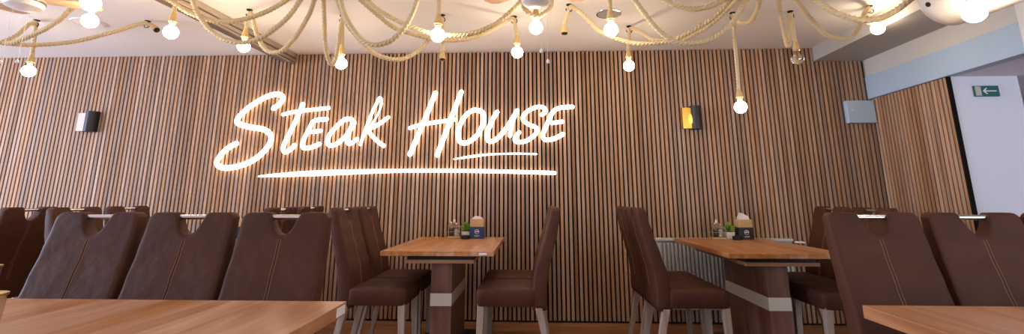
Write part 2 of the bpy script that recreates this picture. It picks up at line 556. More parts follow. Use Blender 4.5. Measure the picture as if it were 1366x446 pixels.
def long_table(x0, x1, y0, y1, label):
    r = empty('dining_table', ((x0 + x1) / 2, (y0 + y1) / 2, 0))
    tag(r, label, 'table')
    hx, hy = (x1 - x0) / 2, (y1 - y0) / 2
    obj('tabletop', MB().box(-hx, hx, -hy, hy, 0.71, 0.75), M['table'], r, bevel=0.002)
    for sx in (-0.55, 0.55):
        obj('pedestal', MB().box(sx * hx - 0.07, sx * hx + 0.07, -0.25, 0.25, 0.035, 0.71), M['pedestal'], r, bevel=0.002)
        obj('foot_plate', MB().box(sx * hx - 0.2, sx * hx + 0.2, -0.35, 0.35, 0.0, 0.035), M['dark_metal'], r, bevel=0.004)
    return r
N1 = long_table(-2.75, -0.629, 0.80, 1.708, 'large wooden table in the front left corner, edge facing three chairs')
N2 = long_table(1.071, 3.05, 0.78, 1.72, 'large wooden table in the front right corner')
obj('sticker', MB().box(1.0595, 1.0620, 0.835, 0.875, -1, -0.999) if False else MB().box(1.0590, 1.0612, 0.37, 0.44, 0.716, 0.744), M['sticker'], N1)

# ------------------------------------------------------------------ chairs
def interp(t, tab):
    for (a, va), (b, vb) in zip(tab[:-1], tab[1:]):
        if t <= b:
            k = (t - a) / (b - a)
            k = max(0, min(1, k))
            k = k * k * (3 - 2 * k) * 0.5 + k * 0.5
            return va + (vb - va) * k
    return tab[-1][1]
CLN = [(0.38, 0.193), (0.50, 0.194), (0.62, 0.208), (0.74, 0.243), (0.86, 0.278), (0.96, 0.300), (1.03, 0.312)]
WID = [(0.38, 0.202), (0.55, 0.206), (0.72, 0.204), (0.88, 0.200), (1.03, 0.195)]
THK = [(0.38, 0.050), (0.60, 0.045), (0.85, 0.038), (1.03, 0.030)]
ZT, NW, ND = 1.028, 0.071, 0.090
def top_at(x):
    a = abs(x)
    if a < NW:
        return ZT - ND * (1 - (a / NW) ** 2.5) - 0.006
    if a < NW + 0.022:                     # rounded shoulder beside the notch
        k = (a - NW) / 0.022
        return ZT - 0.006 * (1 - k) ** 2
    e = (a - 0.174) / 0.030
    return ZT - (0.022 * e * e if e > 0 else 0)

def backrest():
    us = [-1, -0.985, -0.95, -0.9, -0.83, -0.74, -0.64, -0.54]
    k = -0.46
    while k < 0:
        us.append(k)
        k += 0.03
    us = us + [0.0] + [-u for u in reversed(us)]
    nv = 30
    vs_f, vs_b = [], []
    for u in us:
        for j in range(nv + 1):
            v = j / nv
            v = 1 - (1 - v) ** 1.7
            xt = u * 0.204
            zt = top_at(xt)
            z = 0.385 + (zt - 0.385) * v
            x = u * interp(z, WID)
            # rounded pillow edge
            d = min(abs(interp(z, WID) - abs(x)), (zt - z) * 0.9 if abs(xt) > NW else (zt - z) * 0.75, (z - 0.385) * 0.9 + 0.004)
            R = 0.015
            e = min(1, max(0, d) / R)
            t = interp(z, THK) * (0.76 + 0.24 * sqrt(max(0, 1 - (1 - e) ** 2)))
            # faint seam groove along the middle
            if abs(x) < 0.006 and z < 0.9:
                t *= 0.965
            yc = interp(z, CLN)
            vs_f.append((x, yc - t, z))
            vs_b.append((x, yc + t, z))
    n = nv + 1
    m = len(us)
    fs = []
    o = n * m
    for i in range(m - 1):
        for j in range(nv):
            a = i * n + j
            fs.append((a, a + n, a + n + 1, a + 1))
            fs.append((o + a, o + a + 1, o + a + n + 1, o + a + n))
    rim = [i * n for i in range(m)] + [(m - 1) * n + j for j in range(1, n)] + [i * n + nv for i in range(m - 2, -1, -1)] + [j for j in range(nv - 1, 0, -1)]
    for a, b in zip(rim, rim[1:] + rim[:1]):
        fs.append((a, o + a, o + b, b))
    return MB().add(vs_f + vs_b, fs)

def seat():
    """cushion: rounded slab, slightly crowned"""
    n = 18
    ringsv = []
    prof = [(0.0, 0.404, 0.5), (0.0, 0.405, 0.96), (0, 0.411, 1.0), (0, 0.475, 1.0), (0, 0.488, 0.992), (0, 0.496, 0.97), (0, 0.501, 0.90), (0, 0.503, 0.6), (0, 0.504, 0.25)]
    vs, fs = [], []
    K = 40
    for _, z, s in prof:
        for k in range(K):
            a = 2 * pi * k / K
            ex = 0.16
            cx = math.copysign(abs(cos(a)) ** ex, cos(a))
            sy = math.copysign(abs(sin(a)) ** ex, sin(a))
            vs.append((0.212 * s * cx, -0.025 + 0.198 * s * sy, z + (0.012 if z > 0.45 else 0)))
    for i in range(len(prof) - 1):
        for k in range(K):
            a = i * K + k
            b = i * K + (k + 1) % K
            fs.append((a, b, b + K, a + K))
    fs.append(tuple(reversed(range(K))))
    fs.append(tuple(range((len(prof) - 1) * K, len(prof) * K)))
    return MB().add(vs, fs)

def leg(sx, front):
    t, b = 0.023, 0.017
    if front:
        x, y, xb, yb = sx * 0.180, -0.19, sx * 0.184, -0.205
    else:
        x, y, xb, yb = sx * 0.180, 0.185, sx * 0.186, 0.275
    q = lambda X, Y, s: [(X - s, Y - s), (X + s, Y - s), (X + s, Y + s), (X - s, Y + s)]
    return MB().hexa(q(xb, yb, b), 0.0, 0.42 if front else 0.40, q(x, y, t))

def make_chair():
    r = empty('dining_chair')
    s = obj('seat', seat(), M['leather'], r, smooth=True)
    b = obj('backrest', backrest(), M['leather'], r, smooth=True)
    mb = MB()
    for sx in (-0.0065, 0.0065):
        pts = []
        z = 0.915
        while z > 0.50:
            pts.append((sx, interp(z, CLN) - interp(z, THK) - 0.0002, z))
            z -= 0.02
        mb.sweep(pts, 0.0011, 5)
        mb.sweep([(p[0], 2 * interp(p[2], CLN) - p[1], p[2]) for p in pts], 0.0011, 5)
    obj('stitching', mb, M['thread'], b)
    obj('handle_bar', MB().sweep([(x, 0.305, 1.007) for x in (-0.082, -0.04, 0, 0.04, 0.082)], 0.0112, 16), M['chrome'], r, smooth='auto')
    for sx in (-1, 1):
        obj('leg', leg(sx, True), M['leg_wood'], r, bevel=0.003)
        obj('leg', leg(sx, False), M['leg_wood'], r, bevel=0.003)
    return r

chairs = []
R90 = pi / 2
chairs += [
 (-1.985, 1.90, 0.00, 'brown leather chair, leftmost of three lined up at the front left table', 'chairs lined up at the front left table'),
 (-1.545, 1.90, 0.00, 'brown leather chair, middle of three lined up at the front left table', 'chairs lined up at the front left table'),
 (-1.112, 1.90, 0.00, 'brown leather chair, rightmost of three lined up at the front left table', 'chairs lined up at the front left table'),
 (1.52, 1.99, 0.00, 'brown leather chair at the front right table, in front of the passage corner, leftmost there', 'chairs lined up at the front right table'),
 (1.955, 1.99, 0.00, 'brown leather chair at the front right table, second from the left, before the white wall', 'chairs lined up at the front right table'),
 (2.39, 1.99, 0.00, 'brown leather chair cut off by the right edge of the photo', 'chairs lined up at the front right table'),
 (-1.05, 3.515, R90, 'nearer brown chair on the left side of the table below the sign', 'chairs around the wall tables'),
 (-1.05, 3.99, R90, 'farther brown chair, by the wall, on the left side of the table below the sign', 'chairs around the wall tables'),
 (-0.15, 3.515, -R90, 'brown chair seen from the side right of the table below the sign, nearer one', 'chairs around the wall tables'),
 (-0.15, 3.99, -R90, 'brown chair right of the table below the sign, hidden behind the nearer one', 'chairs around the wall tables'),
 (1.035, 3.515, R90, 'nearer brown chair on the left side of the table by the radiator', 'chairs around the wall tables'),
 (1.035, 3.97, R90, 'farther brown chair in front of the radiator, left of its table', 'chairs around the wall tables'),
 (2.04, 3.50, -R90, 'nearer brown chair on the right side of the table by the radiator', 'chairs around the wall tables'),
 (2.04, 3.97, -R90, 'farther brown chair on the right side of the table by the radiator', 'chairs around the wall tables'),
 (-2.13, 3.515, -R90, 'brown chair behind the front left row, nearer of two right of the hidden table', 'chairs around the wall tables'),
 (-2.13, 3.99, -R90, 'brown chair behind the front left row, nearer the wall, right of the hidden table', 'chairs around the wall tables'),
 (-3.07, 3.515, R90, 'brown chair behind the front left row, nearer of two left of the hidden table', 'chairs around the wall tables'),
 (-3.07, 3.99, R90, 'brown chair behind the front left row, nearer the wall, left of the hidden table', 'chairs around the wall tables'),
 (-4.02, 3.50, -R90, 'dark chair seen from behind at the left edge of the photo', 'chairs around the wall tables'),
]
proto = make_chair()
for i, (x, y, a, lab, g) in enumerate(chairs):
    o = proto if i == 0 else copy_tree(proto)
    o.location = (x, y, 0)
    o.rotation_euler = (0, 0, a)
    tag(o, lab, 'chair', g)

# ------------------------------------------------------------------ radiator
r = empty('radiator', (1.72, 4.60, 0.13))
tag(r, 'white ribbed panel radiator on the wall behind the right table', 'radiator')
hx = 0.60
mb = MB().box(-hx, hx, -0.01, 0.01, 0.0, 0.585)
k = -hx + 0.02
while k < hx - 0.02:
    mb.prism_y([(k, 0.03), (k + 0.0185, 0.03), (k + 0.0185, 0.565), (k, 0.565)], -0.044, -0.009)
    k += 0.0345
obj('panel', mb, M['radiator'], r, bevel=0.003)
obj('top_grille', MB().box(-hx - 0.004, hx + 0.004, -0.046, 0.05, 0.585, 0.608), M['radiator'], r, bevel=0.003)
for sx in (-0.45, 0.45):
    obj('bracket', MB().box(sx - 0.02, sx + 0.02, 0.01, 0.058, 0.1, 0.5), M['radiator'], r)
obj('valve', MB().lathe([(0.005, 0), (0.017, 0.004), (0.019, 0.05), (0.012, 0.06)], (-hx - 0.062, 0, 0.02), 12, axis=(1, 0, 0)), M['white_plastic'], r, smooth='auto')

# ------------------------------------------------------------------ table-top items
def ngon(cx, cz, rx, rz, n=20, a0=0, a1=2 * pi):
    return [(cx + rx * cos(a0 + (a1 - a0) * k / n), cz + rz * sin(a0 + (a1 - a0) * k / n)) for k in range(n)]

def holder(loc, rz, dark, label):
    r = empty('napkin_holder', loc, rz)
    tag(r, label, 'napkin holder', 'napkin holders on the wall tables')
    body = M['black_card'] if dark else M['navy']
    hw, d = 0.062, 0.045
    obj('body', MB().box(-hw, hw, -d, d, 0, 0.098), body, r, bevel=0.002)
    obj('card_insert', MB().hexa([(-hw + 0.003, -d + 0.006), (hw - 0.003, -d + 0.006), (hw - 0.003, d - 0.006), (-hw + 0.003, d - 0.006)], 0.095, 0.162), M['kraft'], r, bevel=0.002)
    lx, lz, lr = 0.002, 0.058, 0.020
    ring = MB().prism_y(ngon(lx, lz, lr, lr), -d - 0.0012, -d + 0.001)
    obj('logo_disc', ring, M['logo_white'], r)
    up = [(lx + (lr - 0.003) * cos(a), lz + (lr - 0.003) * sin(a)) for a in [0.25 + (pi - 0.1) * k / 12 for k in range(13)]] + [(lx - 0.006, lz + 0.002), (lx + 0.006, lz + 0.007)]
    dn = [(lx + (lr - 0.003) * cos(a), lz + (lr - 0.003) * sin(a)) for a in [pi + 0.35 + (pi - 0.55) * k / 12 for k in range(13)]] + [(lx + 0.006, lz - 0.001), (lx - 0.006, lz - 0.006)]
    obj('logo_swoosh', MB().prism_y(up, -d - 0.0018, -d), M['logo_grey'] if dark else M['logo_red'], r)
    obj('logo_swoosh', MB().prism_y(dn, -d - 0.0018, -d), M['black_card'] if dark else M['logo_blue'], r)
    cu = D.curves.new('logo_text', 'FONT')
    cu.body = 'pepsi'
    cu.size = 0.021
    cu.extrude = 0.0004
    cu.align_x = 'CENTER'
    cu.materials.append(M['logo_white'])
    tx = D.objects.new('logo_text', cu)
    COL.objects.link(tx)
    tx.parent = r
    tx.location = (lx, -d - 0.0012, 0.018)
    tx.rotation_euler = (pi / 2, 0, 0)
    bpy.context.view_layer.update()
    me = D.meshes.new_from_object(tx)
    t2 = D.objects.new('logo_text', me)
    COL.objects.link(t2)
    t2.parent = r
    t2.location = tx.location
    t2.rotation_euler = tx.rotation_euler
    D.objects.remove(tx)
    return r

def napkins(loc, rz, label, h=0.03):
    mb = MB()
    for k in range(5):
        y = -0.024 + k * 0.011
        a = random.uniform(-0.01, 0.01)
        mb.prism_y([(-0.045, 0), (0.045, 0), (0.04 + a, h * 0.55), (0.012 + a, h * (0.8 + 0.05 * k)), (-0.018 + a, h * (1.0 + 0.03 * k)), (-0.043, h * 0.3)], y, y + 0.003)
    o = obj('paper_napkins', mb, M['paper'])
    o.location = loc
    o.rotation_euler = (0, 0, rz)
    tag(o, label, 'napkins', 'napkins standing in the holders')
    return o

def plant(loc, label, seed):
    rnd = random.Random(seed)
    r = empty('potted_plant', loc)
    tag(r, label, 'plant', 'small potted plants on the wall tables')
    q = lambda s: [(-s, -s), (s, -s), (s, s), (-s, s)]
    obj('pot', MB().hexa(q(0.030), 0, 0.058, q(0.037)), M['pot'], r, bevel=0.004)
    obj('soil', MB().hexa(q(0.033), 0.054, 0.060), M['soil'], r)
    mb = MB()
    for k in range(120):
        a = rnd.uniform(0, 2 * pi)
        el = rnd.uniform(0.15, 1.5)
        L = rnd.uniform(0.03, 0.075) * (0.6 + 0.55 * sin(el))
        dv = Vector((cos(a) * cos(el), sin(a) * cos(el), sin(el)))
        base = Vector((0, 0, 0.06)) + dv * (L * 0.45)
        tip = Vector((0, 0, 0.06)) + dv * L * 1.1 + Vector((0, 0, -0.004))
        sd = dv.cross(Vector((rnd.uniform(-1, 1), rnd.uniform(-1, 1), rnd.uniform(-1, 1)))).normalized() * rnd.uniform(0.006, 0.011)
        mid = (base + tip) / 2 + sd.cross(dv) * 0.3
        mb.add([base, mid + sd, tip, mid - sd, mid + sd.cross(dv) * 0.25], [(0, 1, 4), (1, 2, 4), (2, 3, 4), (3, 0, 4)])
        if k % 6 == 0:
            mb.sweep([Vector((0, 0, 0.058)), base], 0.0012, 4)
    obj('leaves', mb, M['leaf'], r)
    return r

def shaker(loc, h, rad, fill, cap, label, name='shaker'):
    r = empty(name, loc)
    tag(r, label, 'shaker' if name == 'shaker' else 'bottle', 'shakers and bottles on the wall tables')
    obj('bottle_glass', MB().lathe([(rad * 0.9, 0), (rad, 0.004), (rad, h * 0.62), (rad * 0.72, h * 0.78), (rad * 0.6, h * 0.84)], n=16), M['glass'], r, smooth='auto')
    obj('contents', MB().lathe([(rad * 0.8, 0.004), (rad * 0.82, 0.006), (rad * 0.82, h * 0.5), (rad * 0.5, h * 0.52)], n=16), fill, r, smooth='auto')
    obj('cap', MB().lathe([(rad * 0.68, h * 0.8), (rad * 0.74, h * 0.82), (rad * 0.7, h * 0.95), (rad * 0.3, h), (rad * 0.05, h * 1.005)], n=16), cap, r, smooth='auto')
    return r

def caddy(loc, label):
    r = empty('condiment_caddy', loc)
    tag(r, label, 'caddy', 'condiment caddies on the wall tables')
    obj('base', MB().box(-0.055, 0.055, -0.035, 0.035, 0, 0.014), M['kraft'], r, bevel=0.002)
    mb = MB()
    for z in (0.055, 0.10):
        P = [(-0.054, -0.034, z), (0.054, -0.034, z), (0.054, 0.034, z), (-0.054, 0.034, z), (-0.054, -0.034, z)]
        for a, b in zip(P[:-1], P[1:]):
            mb.sweep([a, b], 0.0016, 6)
    for sx in (-0.054, 0.054):
        for sy in (-0.034, 0.034):
            mb.sweep([(sx, sy, 0.012), (sx, sy, 0.102)], 0.0018, 6)
    obj('wire_rail', mb, M['chrome'], r)
    return r

def dish(loc, label):
    r = obj('low_dish', MB().lathe([(0.034, 0), (0.040, 0.004), (0.041, 0.028), (0.036, 0.030), (0.034, 0.012), (0.002, 0.010)], n=24), M['dark_metal'], smooth='auto')
    r.location = loc
    tag(r, label, 'dish', 'dark round dishes on the wall tables')
    return r

def table_set(x0, where, dark, pts, hr, label_side):
    ty = 4.35
    zt = 0.7505
    X = lambda px: at_z(px, 318.2, 0.75).x if pts is None else 0
    cx, px_, dx, hx_ = x0
    caddy((cx, ty, zt), 'small wire caddy of shakers on the table ' + where)
    shaker((cx - 0.028, ty - 0.008, zt + 0.0145), 0.125, 0.018, M['pepper'], M['chrome'], 'pepper shaker in the caddy on the table ' + where)
    shaker((cx + 0.018, ty - 0.01, zt + 0.0145), 0.115, 0.017, M['salt'], M['chrome'], 'salt shaker in the caddy on the table ' + where)
    shaker((cx - 0.002, ty + 0.018, zt + 0.0145), 0.145, 0.013, M['oil'], M['white_plastic'], 'slim sauce bottle at the back of the caddy on the table ' + where, 'sauce_bottle')
    plant((px_, ty + 0.01, zt), 'small green plant in a white pot on the table ' + where, int(abs(px_) * 1000))
    dish((dx, ty - 0.085, zt), 'dark round dish before the plant on the table ' + where)
    holder((hx_, ty, zt), hr, dark, ('black' if dark else 'navy blue') + ' napkin holder with a round logo on the table ' + where)
    napkins((hx_, ty, zt + 0.163), hr, 'paper napkins standing in the holder on the table ' + where, 0.05 if dark else 0.022)

table_set((at_z(605, 318.4, 0.75).x, at_z(621, 318.4, 0.75).x, at_z(619.5, 319, 0.75).x + 0.01, at_z(636, 318.4, 0.75).x), 'below the sign', False, None, 0.0, '')
table_set((at_z(955, 318.4, 0.75).x, at_z(970, 318.4, 0.75).x, at_z(976, 319, 0.75).x + 0.01, at_z(989, 318.4, 0.75).x), 'by the radiator', True, None, 0.0, '')
# the hidden left table shows only its napkin holder
holder((-2.545, 4.30, 0.7505), 0.1, False, 'blue napkin holder glimpsed between the front left chairs')
# folded napkin lying on the right table
o = obj('folded_napkin', MB().hexa([(-0.035, -0.03), (0.035, -0.03), (0.035, 0.03), (-0.035, 0.03)], 0, 0.012, [(-0.02, -0.012), (0.02, -0.015), (0.016, 0.02), (-0.02, 0.02)]), M['paper'], bevel=0.003)
p = at_z(1067, 324.5, 0.75)
o.location = (p.x, p.y, 0.7505)
tag(o, 'crumpled white napkin lying on the right end of the radiator table', 'napkin')

# cruets at the left edge on the near table
def tumbler(loc, h, rad, label):
    r = empty('metal_cup', loc)
    tag(r, label, 'cup', 'cups at the left edge of the front table')
    obj('cup_body', MB().lathe([(rad * 0.8, 0), (rad * 0.86, 0.003), (rad, h), (rad * 0.94, h), (rad * 0.78, 0.008), (0.002, 0.006)], n=28), M['chrome'], r, smooth='auto')
    obj('rim', MB().lathe([(rad * 0.98, h - 0.005), (rad * 1.07, h - 0.004), (rad * 1.07, h + 0.002), (rad * 0.95, h + 0.003)], n=28), M['brass'], r, smooth='auto')
    return r
p = at_z(-24, 440, 0.75)
tumbler((p.x, p.y, 0.7505), 0.088, 0.036, 'small metal cup with a brass rim at the left edge, nearer one')
p = at_z(-26, 404, 0.75)
tumbler((p.x, p.y, 0.7505), 0.115, 0.034, 'taller metal cup at the left edge behind the nearer cup')

# ------------------------------------------------------------------ ceiling fixtures
def ceiling_speaker(x, y, rad, label, rim_m='chrome', face_m='grille'):
    r = empty('ceiling_speaker', (x, y, ZC))
    tag(r, label, 'ceiling speaker', 'round recessed ceiling speakers')
    obj('rim', MB().lathe([(rad * 0.86, -0.003), (rad * 0.9, -0.010), (rad, -0.008), (rad * 1.02, 0.0)], n=36), M[rim_m], r, smooth='auto')
    obj('grille', MB().lathe([(rad * 0.02, -0.012), (rad * 0.5, -0.0115), (rad * 0.86, -0.009), (rad * 0.87, 0.0)], n=36), M[face_m], r, smooth='auto')
ceiling_speaker(0.63, 3.67, 0.10, 'round recessed ceiling speaker with grey mesh, right of centre')
ceiling_speaker(-3.75, 3.70, 0.12, 'round recessed ceiling fitting at left, partly behind a lit bulb', 'white_plastic', 'ceiling')

# rail on the ceiling running to the wall
a0, a1 = Vector((-2.47, 4.655)), Vector((-2.66, 1.6))
r = empty('ceiling_rail', (0, 0, 0))
def rail_box(o0, o1, z0, z1):
    q = [(a1.x + o0, a1.y), (a1.x + o1, a1.y), (a0.x + o1, a0.y), (a0.x + o0, a0.y)]
    return MB().hexa(q, z0, z1)
obj('channel', rail_box(-0.07, 0.045, 2.452, 2.549), M['rail'], r, bevel=0.003)
obj('side_profile', rail_box(0.044, 0.062, 2.500, 2.549), M['rail_light'], r, bevel=0.003)
obj('side_profile', rail_box(0.044, 0.054, 2.462, 2.490), M['rail_light'], r, bevel=0.003)
obj('lower_lip', rail_box(0.02, 0.046, 2.446, 2.453), M['rail_light'], r)
obj('end_bracket', MB().box(-2.50, -2.44, 4.56, 4.655, 2.438, 2.446), M['chrome'], r)
tag(r, 'long brown metal rail fixed to the ceiling, ending at the slatted wall', 'ceiling rail')

def ceiling_fan(x, y, rad, zb, blades, label, chains, bz=0.075):
    r = empty('ceiling_fan', (x, y, zb))
    tag(r, label, 'ceiling fan', 'white ceiling fans with wooden blades')
    obj('light_disc', MB().lathe([(0.01, 0.0), (rad * 0.6, 0.004), (rad * 0.93, 0.018), (rad, 0.035), (rad, 0.05)], n=40), M['white_plastic'], r, smooth='auto')
    obj('rim', MB().lathe([(rad * 1.0, 0.048), (rad * 1.05, 0.052), (rad * 1.05, 0.062), (rad, 0.066)], n=40), M['chrome'], r, smooth='auto')
    obj('motor_housing', MB().lathe([(rad * 0.98, 0.066), (rad * 0.98, 0.13), (rad * 0.6, 0.16), (0.05, 0.17), (0.05, ZC - zb)], n=40), M['cream_plastic'], r, smooth='auto')
    for a, L in blades:
        mb = MB()
        w0, w1 = 0.06, 0.085
        q = [(rad * 0.9, -w0), (L * 0.85, -w1), (L * 0.97, -w1 * 0.7), (L, 0), (L * 0.97, w1 * 0.7), (L * 0.85, w1), (rad * 0.9, w0)]
        q = [(px * cos(a) - py * sin(a), px * sin(a) + py * cos(a)) for px, py in q]
        mb.hexa(q, bz, bz + 0.008)
        obj('blade', mb, M['blade'], r, bevel=0.002)
    for cx_, cy_, L in chains:
        c = obj('pull_chain', MB().sweep([(cx_, cy_, 0.03), (cx_, cy_, -L)], 0.0014, 6), M['cream_plastic'], r)
        obj('bead', MB().lathe([(0.001, -0.014), (0.008, -0.010), (0.010, 0), (0.007, 0.010), (0.001, 0.016)], (cx_, cy_, -L), 12), M['glass'] if False else M['white_plastic'], c, smooth=True)
    return r
f1 = at_z(30, 13, 2.27)
f1x, f1y = f1.x, f1.y
tp = at_z(137, 11, 2.35)
fa, fl = atan2(tp.y - f1y, tp.x - f1x), (Vector((tp.x, tp.y)) - Vector((f1x, f1y))).length
print('fan', fa, fl)
def chain(px0, px1, fx, fy, zb, dy):
    a = at_y(px1[0], px1[1], fy + dy)
    return (a.x - fx, dy, zb - a.z)
ceiling_fan(f1x, f1y, 0.10, 2.27, [(fa + k * pi * 2 / 3, fl) for k in range(3)],
            'white round ceiling fan with wooden blades and two pull chains, top left corner',
            [chain(None, (1, 83), f1x, f1y, 2.27, -0.03), chain(None, (23, 82), f1x, f1y, 2.27, 0.02)])
f2 = at_z(715, 8, 2.27)
ceiling_fan(f2.x, f2.y, 0.092, 2.27, [(0.5 + k * pi * 2 / 3, 0.40) for k in range(3)],
            'white ceiling fan with wooden blades and pull chains at the top centre',
            [chain(None, (722, 68), f2.x, f2.y, 2.27, 0.02), chain(None, (731, 82), f2.x, f2.y, 2.27, -0.02)], 0.125)

# cream cylinder hanging below the bulkhead
r = empty('ceiling_unit', (2.70, 2.30, 2.2))
tag(r, 'large cream cylindrical unit under the bulkhead in the top right corner', 'ceiling unit')
pe = at_y(1262, 14, 2.45)
cr_ = 0.155
prof = [(0.01, 0), (cr_ * 0.55, 0.002), (cr_ * 0.85, 0.02), (cr_ * 0.97, 0.05), (cr_, 0.09), (cr_, 1.3)]
cen = Vector((pe.x + 0.03, 2.52, pe.z + 0.075))
r.location = cen
obj('housing', MB().lathe(prof, (0, 0, 0), 40, axis=(0.06, -1, 0)), M['cream_plastic'], r, smooth='auto')
obj('mounting_bar', MB().box(-0.02, 0.02, -0.5, -0.44, cr_ - 0.01, max(cr_ + 0.01, ZC - cen.z)), M['white_plastic'], r)
av = Vector((-0.93, 0, -0.36)).normalized()
axd = Vector((0.06, -1, 0)).normalized()
rb = ray(1238, 6)
kk = 0.8
while kk < 4:
    q_ = rb * kk + Vector((0, 0, HC)) - cen
    rad_ = q_ - axd * q_.dot(axd)
    if rad_.length <= cr_ + 0.001 and q_.dot(axd) > 0.05:
        em, av = q_, rad_.normalized()
        break
    kk += 0.002
else:
    em = av * cr_ + axd * 0.12
obj('badge', MB().lathe([(0.001, 0.0), (0.013, 0.001), (0.013, 0.004), (0.001, 0.005)], em - av * 0.002, 18, axis=av), M['dark_metal'], r, smooth='auto')

# ------------------------------------------------------------------ ropes, hooks and bulbs
RR = 0.0135
def rope_path(pix, ext0=False, ext1=False):
    """pix = [(px, py, Y)] real points; ext = carry the end on up to the ceiling"""
    P = [at_y(x, y, Y) for x, y, Y in pix]
    def up(a, b):
        d = (a - b)
        d.z = max(d.z, 0.25 * d.length)
        d.normalize()
        t = (ZC - 0.004 - a.z) / d.z
        return a + d * t
    if ext0: P = [up(P[0], P[1])] + P
    if ext1: P = P + [up(P[-1], P[-2])]
    for p in P:
        p.z = min(p.z, ZC - 0.014)
    return resample(catmull(P, 10), 0.006)

def rope_mesh(path, rad=RR):
    return MB().sweep(path, rad, 24, lobes=3, lpitch=0.078, lamp=0.36)

def lerpY(pts, y0, y1):
    n = len(pts) - 1
    return [(x, y, y0 + (y1 - y0) * i / n) for i, (x, y) in enumerate(pts)]

def hook(loc, label):
    r = empty('rope_hook', (loc.x, loc.y, ZC))
    tag(r, label, 'hook', 'dark rope hooks screwed to the ceiling')
    obj('plate', MB().lathe([(0.022, 0.0), (0.022, -0.006), (0.008, -0.010)][::-1], n=16), M['hook'], r, smooth='auto')
    pts = [(0.0, 0, -0.006)] + [(0.024 * sin(a), 0.0, -0.020 - 0.020 * (1 - cos(a))) for a in [k * pi / 8 for k in range(0, 14)]]
    obj('bent_hook', MB().sweep(pts, 0.0035, 8), M['hook'], r, smooth=True)
    return r

def bulb_parts(r, tip, axis, lit=True, scale=1.0, bare=False):
    """socket + bulb starting at tip (local), pointing along axis; bulb centre is 0.145 further"""
    ax = Vector(axis).normalized()
    s = scale
    obj('socket_cover', MB().lathe([(0.013, 0.0), (0.016, 0.012), (0.023, 0.045), (0.027, 0.072), (0.024, 0.074)], tip, 18, axis=ax), M['rope_wrap'], r, smooth='auto')
    t2 = Vector(tip) + ax * 0.072
    obj('socket_ring', MB().lathe([(0.018, 0.0), (0.0225, 0.002), (0.0225, 0.012), (0.017, 0.014)], t2, 18, axis=ax), M['hook'] if bare else M['brass'], r, smooth='auto')
    if bare:
        return
    R_ = 0.046 * s
    prof = [(0.0135, 0.0), (0.0145, 0.012), (0.020 * s, 0.022)]
    for k in range(4, 25):
        a = -pi / 2 + pi * k / 24
        prof.append((max(0.0008, R_ * cos(a)), 0.014 + R_ * 1.04 + R_ * sin(a)))
    t3 = t2 + ax * 0.012
    if lit:
        obj('bulb', MB().lathe(prof, t3, 28, axis=ax), M['bulb'], r, smooth=True)
    else:
        b = obj('bulb', MB().lathe(prof, t3, 12, axis=ax), M['glass'], r)
        mb = MB()
        q = Vector((0, 0, 1)).rotation_difference(ax)
        for k in range(6):
            a = k * pi / 3
            pts = [Vector((0.004 * cos(a), 0.004 * sin(a), 0.012)), Vector((0.018 * cos(a), 0.018 * sin(a), 0.05)), Vector((0.010 * cos(a + 0.5), 0.010 * sin(a + 0.5), 0.08))]
            mb.sweep([t3 + q @ p for p in pts], 0.0012, 5)
        obj('filament', mb, M['brass'], b)

def pendant(label, hookpos, bulbpix, swag=None, lit=True, bare=False, hooklabel=None, scale=1.0, Y=None, axis=None):
    """hookpos = pixel of the ceiling hook (or None: rope goes straight up); bulbpix = centre of the bulb"""
    if hookpos:
        hp = at_z(hookpos[0], hookpos[1], ZC)
        hook(hp, hooklabel)
        Yb = hp.y if Y is None else Y
    else:
        hp = None
        Yb = Y
    bc = at_y(bulbpix[0], bulbpix[1], Yb)
    if hp is None:
        hp = Vector((bc.x, bc.y, ZC))
    r = empty('rope_pendant', (hp.x, hp.y, ZC))
    tag(r, label, 'pendant light', 'rope pendant lights under the ceiling')
    org = Vector((hp.x, hp.y, ZC))
    ax = Vector(axis) if axis else Vector((0, 0, -1))
    ax.normalize()
    off = (0.072 + 0.012 + 0.014 + 0.048) if not bare else 0.08
    tip = bc - ax * off
    tip.z = min(tip.z, ZC - 0.03)
    topz = ZC - 0.038 if hookpos else ZC - 0.002
    d = [Vector((hp.x, hp.y, topz)), Vector((hp.x * 0.5 + tip.x * 0.5, hp.y * 0.5 + tip.y * 0.5, (topz + tip.z) / 2)), tip + ax * 0.01]
    path = resample(catmull([p - org for p in d], 8), 0.008)
    o = obj('rope_drop', rope_mesh(path, 0.0125), M['rope'], r, smooth=True)
    if swag:
        pts, ya, e = swag
        sp = rope_path(lerpY(pts, ya, hp.y - 0.005), ext0=e)
        sp[-1] = Vector((hp.x, hp.y, ZC - 0.036))
        obj('rope_swag', rope_mesh([p - org for p in sp]), M['rope'], r, smooth=True)
    bulb_parts(r, tip - org, ax, lit, scale, bare)
    return r

pendant('rope pendant with a lit bulb, furthest left, hanging in front of the slats', (49, 27), (38, 95), ([(-8, 60), (3, 56), (22, 47), (38, 33), (48, 29)], 3.3, False), hooklabel='ceiling hook furthest left')
pendant('rope swag ending in an empty socket left of the ceiling rail', (197, 28), (210, 36), ([(-8, 56), (20, 59), (50, 60), (100, 55.5), (150, 43), (178, 34), (195, 30)], 3.2, False), bare=True, hooklabel='ceiling hook above the empty socket left of the rail', axis=(0.9, -0.1, -0.8))
pendant('lit rope pendant hanging beside the ceiling rail', (333, 13), (325, 62), ([(420, -2), (412, 20), (396, 47), (380, 65), (367, 70.5), (354, 66), (344, 50), (339, 33), (335, 17)], 3.15, True), hooklabel='ceiling hook beside the brown rail')
pendant('lit rope pendant above the letter A of the sign, in front of the slats', (457, 21), (455, 85), ([(432, -3), (432.5, 25), (433.5, 55), (437, 76), (442, 86), (447, 80), (452, 55), (456, 26)], 3.3, True), hooklabel='small ceiling hook above the left half of the sign')
